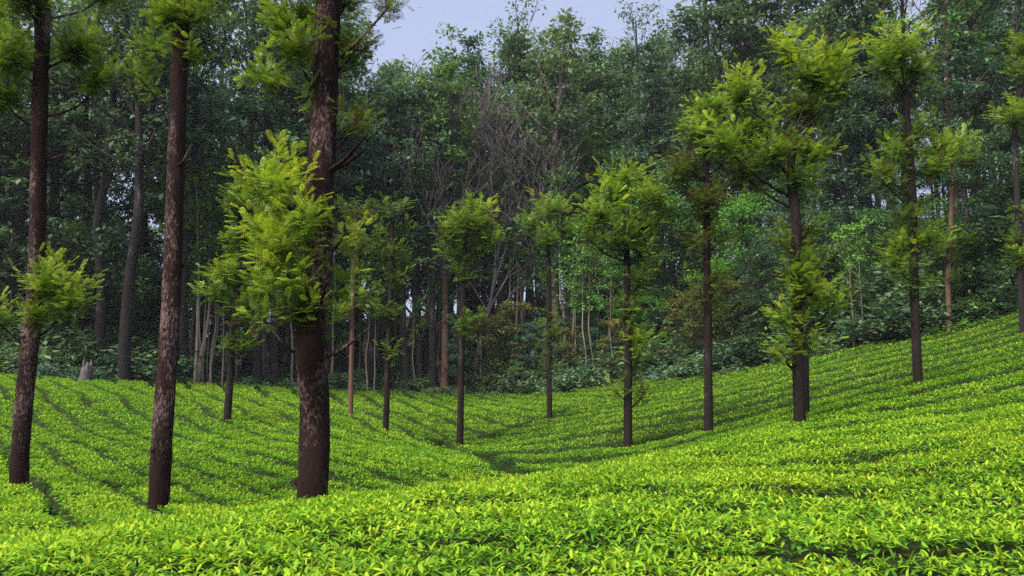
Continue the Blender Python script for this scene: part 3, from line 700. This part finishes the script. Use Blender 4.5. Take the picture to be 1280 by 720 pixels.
def make_shrub(seed, mat, h=3.0, ls=.26):
    rng = np.random.default_rng(seed); tr = MB(); cr = MB()
    for q in range(9):
        az = rng.uniform(0, 6.28); el = math.radians(rng.uniform(45, 85)); L = h * rng.uniform(.6, 1.0)
        d = np.array([math.cos(az) * math.cos(el), math.sin(az) * math.cos(el), math.sin(el)]); s = np.array([rng.normal(0, .2), rng.normal(0, .2), -.15]); e = s + d * L
        tube(tr, [s, (s + e) / 2 + rng.normal(0, .08, 3), e], [.05, .035, .012], 5, 0, caps=False, rng=rng)
        for b_ in range(6):
            pos = s + (e - s) * rng.uniform(.25, 1.0) + rng.normal(0, .32, 3) * np.array([1, 1, .5]); pos[2] = max(pos[2], .15)
            scatter(cr, L4, *leaf_clump(pos, 34, .55, ls, rng, flat=.8))
    return tr.mesh('stems', M_BARKF, True), cr.mesh('leaves', M_FL[mat]), h

PROTO = {
 'tall': [make_tree('tall', 1), make_tree('tall', 2), make_tree('tall', 3)], 'tall2': [make_tree('tall2', 4), make_tree('tall2', 5)],
 'pale': [make_tree('pale', 6)], 'red': [make_tree('red', 7)], 'broad': [make_tree('broad', 8), make_tree('broad', 9)], 'broad2': [make_tree('broad2', 10), make_tree('broad2', 11)],
 'dark': [make_tree('dark', 12), make_tree('dark', 13)], 'sapling': [make_tree('sapling', 14), make_tree('sapling', 15)], 'wispy': [make_tree('wispy', 16), make_tree('wispy', 17)], 'rust': [make_tree('rust', 18)],
 'bare': [make_bare(19), make_bare(20), make_bare(25)],
 'shrub': [make_shrub(21, 'dull'), make_shrub(22, 'fresh'), make_shrub(26, 'dull')], 'shrubd': [make_shrub(23, 'blue'), make_shrub(24, 'dull')],
}
INFO = {  # name, label, category, group, part names
 'tall': ('forest_tree', 'tall dark trunked forest tree with dull green crown in the wood behind the tea', 'tree', 'tall dull green trees of the wood'),
 'tall2': ('forest_tree', 'tall slim forest tree with blue green crown in the wood behind the tea', 'tree', 'tall blue green trees of the wood'),
 'pale': ('forest_tree', 'tall forest tree with smooth pale tan trunk in the wood', 'tree', 'pale trunked trees of the wood'),
 'red': ('forest_tree', 'tall forest tree with reddish pale trunk rising above the hillside edge', 'tree', 'reddish trunked trees of the wood'),
 'broad': ('broadleaf_tree', 'lower broadleaf tree with fresh green crown along the edge of the wood', 'tree', 'fresh green broadleaf trees'),
 'broad2': ('broadleaf_tree', 'lower broadleaf tree with blue green crown inside the wood', 'tree', 'blue green broadleaf trees'),
 'dark': ('evergreen_tree', 'dense dark evergreen tree with foliage almost to the ground', 'tree', 'dense dark evergreens'),
 'sapling': ('sapling', 'thin pale stemmed sapling standing among the undergrowth', 'tree', 'thin pale saplings'),
 'wispy': ('forest_tree', 'tall forest tree with open wispy crown against the sky', 'tree', 'wispy crowned trees of the wood'),
 'rust': ('small_tree', 'small tree with rusty orange brown leaves at the edge of the wood', 'tree', 'small rusty leaved trees'),
 'bare': ('bare_tree', 'leafless grey tree with tangled bare branches in the wood', 'tree', 'leafless grey trees'),
 'shrub': ('shrub', 'leafy green shrub at the edge of the wood behind the tea', 'shrub', 'green shrubs at the edge of the wood'),
 'shrubd': ('shrub', 'dark green shrub in the undergrowth of the wood', 'shrub', 'dark shrubs of the undergrowth'),
}
def plant(kind, x, y, h, rz=None, wide=1.0, rng=RNG):
    P = PROTO[kind][rng.integers(len(PROTO[kind]))]; nm, lab, cat, grp = INFO[kind]
    r = link(nm, None, loc=(x, y, float(G(x, y)) - .05)); r.empty_display_size = .5
    s = h / P[2]; r.scale = (s * wide, s * wide, s); r.rotation_euler = (0, 0, rng.uniform(0, 6.28) if rz is None else rz)
    tag(r, lab, cat, grp)
    link(P[0].name.split('.')[0], P[0], r); link(P[1].name.split('.')[0], P[1], r)
    return r
OAKS = [(44, 'lichen streaked'), (205, 'bare trunked'), (290, 'slim leaning'), (395, 'thickest'), (440, 'slender reddish'), (486, 'wispy'), (577, 'round headed'), (686, 'small headed'), (785, 'goblet crowned'), (885, 'browning'), (998, 'biggest crowned'), (1142, 'candelabra'), (1188, 'small reddish'), (1272, 'flat tufted')]
SHORT = {'tall': 'tall dull green forest tree', 'tall2': 'tall slim blue green forest tree', 'pale': 'pale trunked forest tree', 'red': 'reddish trunked forest tree', 'broad': 'fresh green broadleaf tree', 'broad2': 'blue green broadleaf tree', 'dark': 'dense dark evergreen', 'sapling': 'thin pale sapling', 'wispy': 'tall wispy crowned forest tree', 'rust': 'small rusty leaved tree', 'bare': 'leafless grey tree', 'shrub': 'leafy green shrub', 'shrubd': 'dark green shrub'}
def behind(px):
    near = min(OAKS, key=lambda o: abs(o[0] - px))
    if abs(near[0] - px) < 24 or px < OAKS[0][0] or px > OAKS[-1][0]: return 'behind the ' + near[1] + ' silver oak'
    return 'between the ' + max(o for o in OAKS if o[0] <= px)[1] + ' and ' + min(o for o in OAKS if o[0] > px)[1] + ' silver oaks'
def plant_px(kind, px, Y, top, wide=1.0):
    """tree standing at column px, distance Y, reaching row 'top' of the photograph"""
    x = xat(px, Y) ; h = at(px, top, Y)[2] - float(G(x, Y)); r = plant(kind, x, Y, h, wide=wide)
    r['label'] = SHORT[kind] + ' ' + behind(px)

# trees one can tell apart
for kind, px, Y, top in [
  ('tall', 160, 58, -120), ('dark', 100, 66, 60), ('dark', 20, 62, 40), ('dark', 60, 74, 20), ('dark', 215, 78, 150), ('tall', -40, 60, -100), ('dark', -60, 70, 30),
  ('tall2', 235, 64, -60), ('wispy', 190, 72, -60), ('tall', 310, 74, -90), ('tall2', 327, 68.5, -20), ('tall', 347, 70, 20), ('tall2', 375, 73, 0), ('tall2', 205, 63, -40), ('tall', 130, 61, -80), ('tall2', 270, 84, -40), ('wispy', 120, 84, -80),
  ('broad', 250, 72, 190), ('broad2', 395, 78, 150), ('tall', 455, 84, 120), ('tall2', 420, 80, 30), ('tall2', 380, 92, -30),
  ('tall2', 508, 79.5, 115), ('tall', 525, 81, 100), ('tall2', 541, 80.5, 110), ('tall2', 486, 80, 125), ('tall2', 462, 78, 120), ('tall', 410, 76, 40), ('bare', 535, 83, 100), ('bare', 500, 87, 90), ('bare', 590, 84, 110), ('bare', 648, 84, 170), ('bare', 615, 90, 80),
  ('red', 555, 81, 90), ('tall2', 600, 94, 62), ('tall', 560, 100, 60), ('tall', 640, 98, 55), ('tall', 500, 96, 80), ('tall2', 475, 94, 95), ('broad', 520, 92, 150), ('broad2', 590, 94, 140),
  ('tall', 645, 88, 48), ('wispy', 665, 86, 5), ('pale', 698, 82.5, 40), ('tall', 720, 92, 62), ('tall2', 755, 92, 55), ('wispy', 800, 88, 8), ('tall', 775, 96, 70),
  ('broad', 740, 86, 190), ('broad2', 830, 84, 190), ('tall', 850, 84, 20), ('tall2', 825, 78, 70), ('tall', 905, 76, -20), ('wispy', 880, 84, -30), ('tall2', 945, 76, -10),
  ('broad', 840, 74, 260), ('tall', 1083, 63, -40), ('tall', 1072, 66, -70), ('tall2', 1040, 72, -60), ('tall', 985, 74, -30), ('red', 1196, 57, -120), ('tall2', 1150, 66, -90), ('tall', 1230, 62, -110),
  ('tall2', 1290, 58, -100), ('dark', 1240, 66, 120), ('dark', 1300, 60, 100), ('tall', 1345, 56, -80), ('broad', 1225, 56, 250), ('broad', 930, 68, 260), ('broad2', 1050, 66, 220), ('broad', 1105, 60, 270),
  ('broad', 470, 82, 240), ('broad', 395, 84, 260), ('broad2', 530, 98, 230), ('broad2', 620, 96, 300),
  ('broad2', 700, 82, 330), ('broad2', 570, 80, 410), ('dark', 870, 76, 330), ('broad', 935, 78, 140), ('broad2', 960, 82, 120), ('broad2', 900, 84, 160), ('broad', 1010, 76, 190), ('dark', 960, 70, 300), ('dark', 1190, 64, 190), ('dark', 1020, 68, 330)]:
    plant_px(kind, px, Y, top)
for px, Y, top in [(735, 84, 320), (748, 82, 330), (760, 83, 325), (716, 86, 330), (745, 86, 310), (905, 62, 330), (898, 63, 340), (1066, 57, 290), (1078, 58, 280), (262, 70, 310), (246, 69, 330), (280, 71, 320), (255, 74, 290), (540, 81, 360), (550, 82, 350),
                   (458, 79, 330), (470, 80, 340), (1105, 54, 330), (1240, 50, 330), (1262, 50, 330), (770, 78, 340), (965, 59, 320), (1015, 57, 340), (522, 80, 380), (602, 70, 390)]:
    x_ = xat(px, Y); plant_px('sapling', px, float(yF(x_)) + 2.5 + .5 * (Y % 7), top)

for px, top in [(880, 362), (860, 372), (712, 415), (640, 385), (925, 360), (1125, 385), (770, 405), (905, 372), (610, 400)]:
    x_ = xat(px, 70); x_ = xat(px, float(yF(x_)) + 2); plant_px('rust', px, float(yF(x_)) + 2.2, top)
# slender pale poles standing close together
rp = np.random.default_rng(5)
for q in range(70):
    px = rp.choice([rp.uniform(236, 300), rp.uniform(300, 470), rp.uniform(450, 560), rp.uniform(640, 790)]); x_ = xat(px, 74)
    plant_px('sapling', px, float(yF(x_)) + rp.uniform(4, 16), rp.uniform(215, 330))
# deeper wood, thinned where the photograph shows sky between the stems
def topline(px): return np.interp(px, [-200, 430, 470, 500, 640, 660, 700, 800, 840, 1500], [-60, 10, 105, 72, 68, 50, 45, 52, 15, -50])
kinds = ['tall', 'tall2', 'broad2', 'wispy', 'wispy', 'broad', 'tall2', 'tall', 'wispy', 'broad2']
placed = []; rg = np.random.default_rng(99)
for _ in range(4000):
    if len(placed) >= 190: break
    y = rg.uniform(50, 150); x = rg.uniform(-.78, .78) * y
    if y < yF(x) + 9 or any((x - a) ** 2 + (y - b) ** 2 < 12 for a, b in placed): continue
    px = 640 + x / y * F
    if rg.random() < np.interp(px, [240, 300, 440, 480, 600, 640], [.7, .5, .4, .1, .1, 0]): continue
    kd = kinds[rg.integers(len(kinds))]; tl = topline(px)
    top = {'tall': tl + rg.uniform(0, 90), 'tall2': tl + rg.uniform(0, 100), 'wispy': tl + rg.uniform(0, 60), 'pale': tl + rg.uniform(10, 80), 'broad2': rg.uniform(170, 300), 'broad': rg.uniform(180, 320), 'dark': rg.uniform(130, 260)}[kd]
    hh = at(px, top, y)[2] - float(G(x, y))
    if hh > 44 or hh < 5: hh = np.clip(hh, 5, 42)
    plant(kd, x, y, hh, rng=rg)['label'] = SHORT[kd] + ' deep ' + behind(px); placed.append((x, y))
# lower trees just inside the edge, closing the wood between the tall stems
nm = 0
for _ in range(2000):
    if nm >= 150: break
    x = rg.uniform(-46, 44); y = yF(x) + 2.5 + 22 * rg.random() ** 1.5
    if abs(x) > .74 * y: continue
    px = 640 + x / y * F
    if px < 630 and y < yF(x) + 8: continue
    kd = ['broad', 'broad2', 'broad', 'dark' if px > 800 else 'broad2'][rg.integers(4)]
    hh = rg.uniform(3.5, 8) if 450 < px < 790 else rg.uniform(4, 13)
    if 450 < px < 790 and y < 90: kd = ['broad', 'broad2'][rg.integers(2)]
    plant(kd, x, y, hh, wide=rg.uniform(.9, 1.3), rng=rg)['label'] = 'low ' + SHORT[kd] + ' ' + behind(px); nm += 1
# undergrowth along the edge and inside
ns = 0
for _ in range(3000):
    if ns >= 360: break
    x = rg.uniform(-48, 46); d = rg.exponential(5) + .6; y = yF(x) + d
    if abs(x) > .75 * y: continue
    kd = 'shrub' if rg.random() < .55 else 'shrubd'
    px = 640 + x / y * F
    plant(kd, x, y, (rg.uniform(1.0, 2.6) + min(d, 12) * .3) * (.75 if 200 < px < 620 else 1.25), wide=rg.uniform(1.1, 1.7), rng=rg)['label'] = SHORT[kd] + ' low down ' + behind(px); ns += 1

# broken grey stump at the edge of the wood
b0 = at(107, 468, 53.5); bz = float(G(b0[0], b0[1]))
root = link('tree_stump', None, loc=(b0[0], b0[1], bz)); tag(root, 'broken grey tree stump at the edge of the left tea slope', 'stump')
mb = MB(); tube(mb, [(0, 0, -.1), (0, 0, .5), (.03, 0, 1.3), (.1, .02, 2.0), (.16, .02, 2.35)], [.52, .42, .38, .36, .2], 14, .12, sub=4, rng=rg)
link('trunk', mb.mesh('trunk', M_BARKG, True), root)
mb = MB()
for a_, l_ in ((.2, .5), (2.2, .35), (4.0, .6), (5.2, .3)):
    tube(mb, [(.1 + .2 * math.cos(a_), .2 * math.sin(a_), 2.0), (.1 + .24 * math.cos(a_), .24 * math.sin(a_), 2.2 + l_ * .5), (.1 + .2 * math.cos(a_), .2 * math.sin(a_), 2.2 + l_)], [.13, .08, .01], 6, .1, rng=rg)
link('splinters', mb.mesh('splinters', M_BARKG, True), root)
# thin moist air over the whole place
v = np.array([(sx * 400, sy, sz) for sx in (-1, 1) for sy in (-60, 460) for sz in (-16, 75)], float)
mb = MB(); mb.add(v, [0, 1, 3, 2, 4, 6, 7, 5, 0, 4, 5, 1, 2, 3, 7, 6, 0, 2, 6, 4, 1, 5, 7, 3], [4] * 6)
m, t, out = node_mat('haze_air'); pv = t.nodes.new('ShaderNodeVolumePrincipled'); pv.inputs['Density'].default_value = .00018
pv.inputs['Color'].default_value = (.82, .9, 1, 1); t.links.new(pv.outputs[0], out.inputs['Volume'])
tag(link('haze', mb.mesh('haze', m)), kind='stuff')
print('tris', sum(len(m.polygons) for m in bpy.data.meshes), 'objects', len(bpy.data.objects))
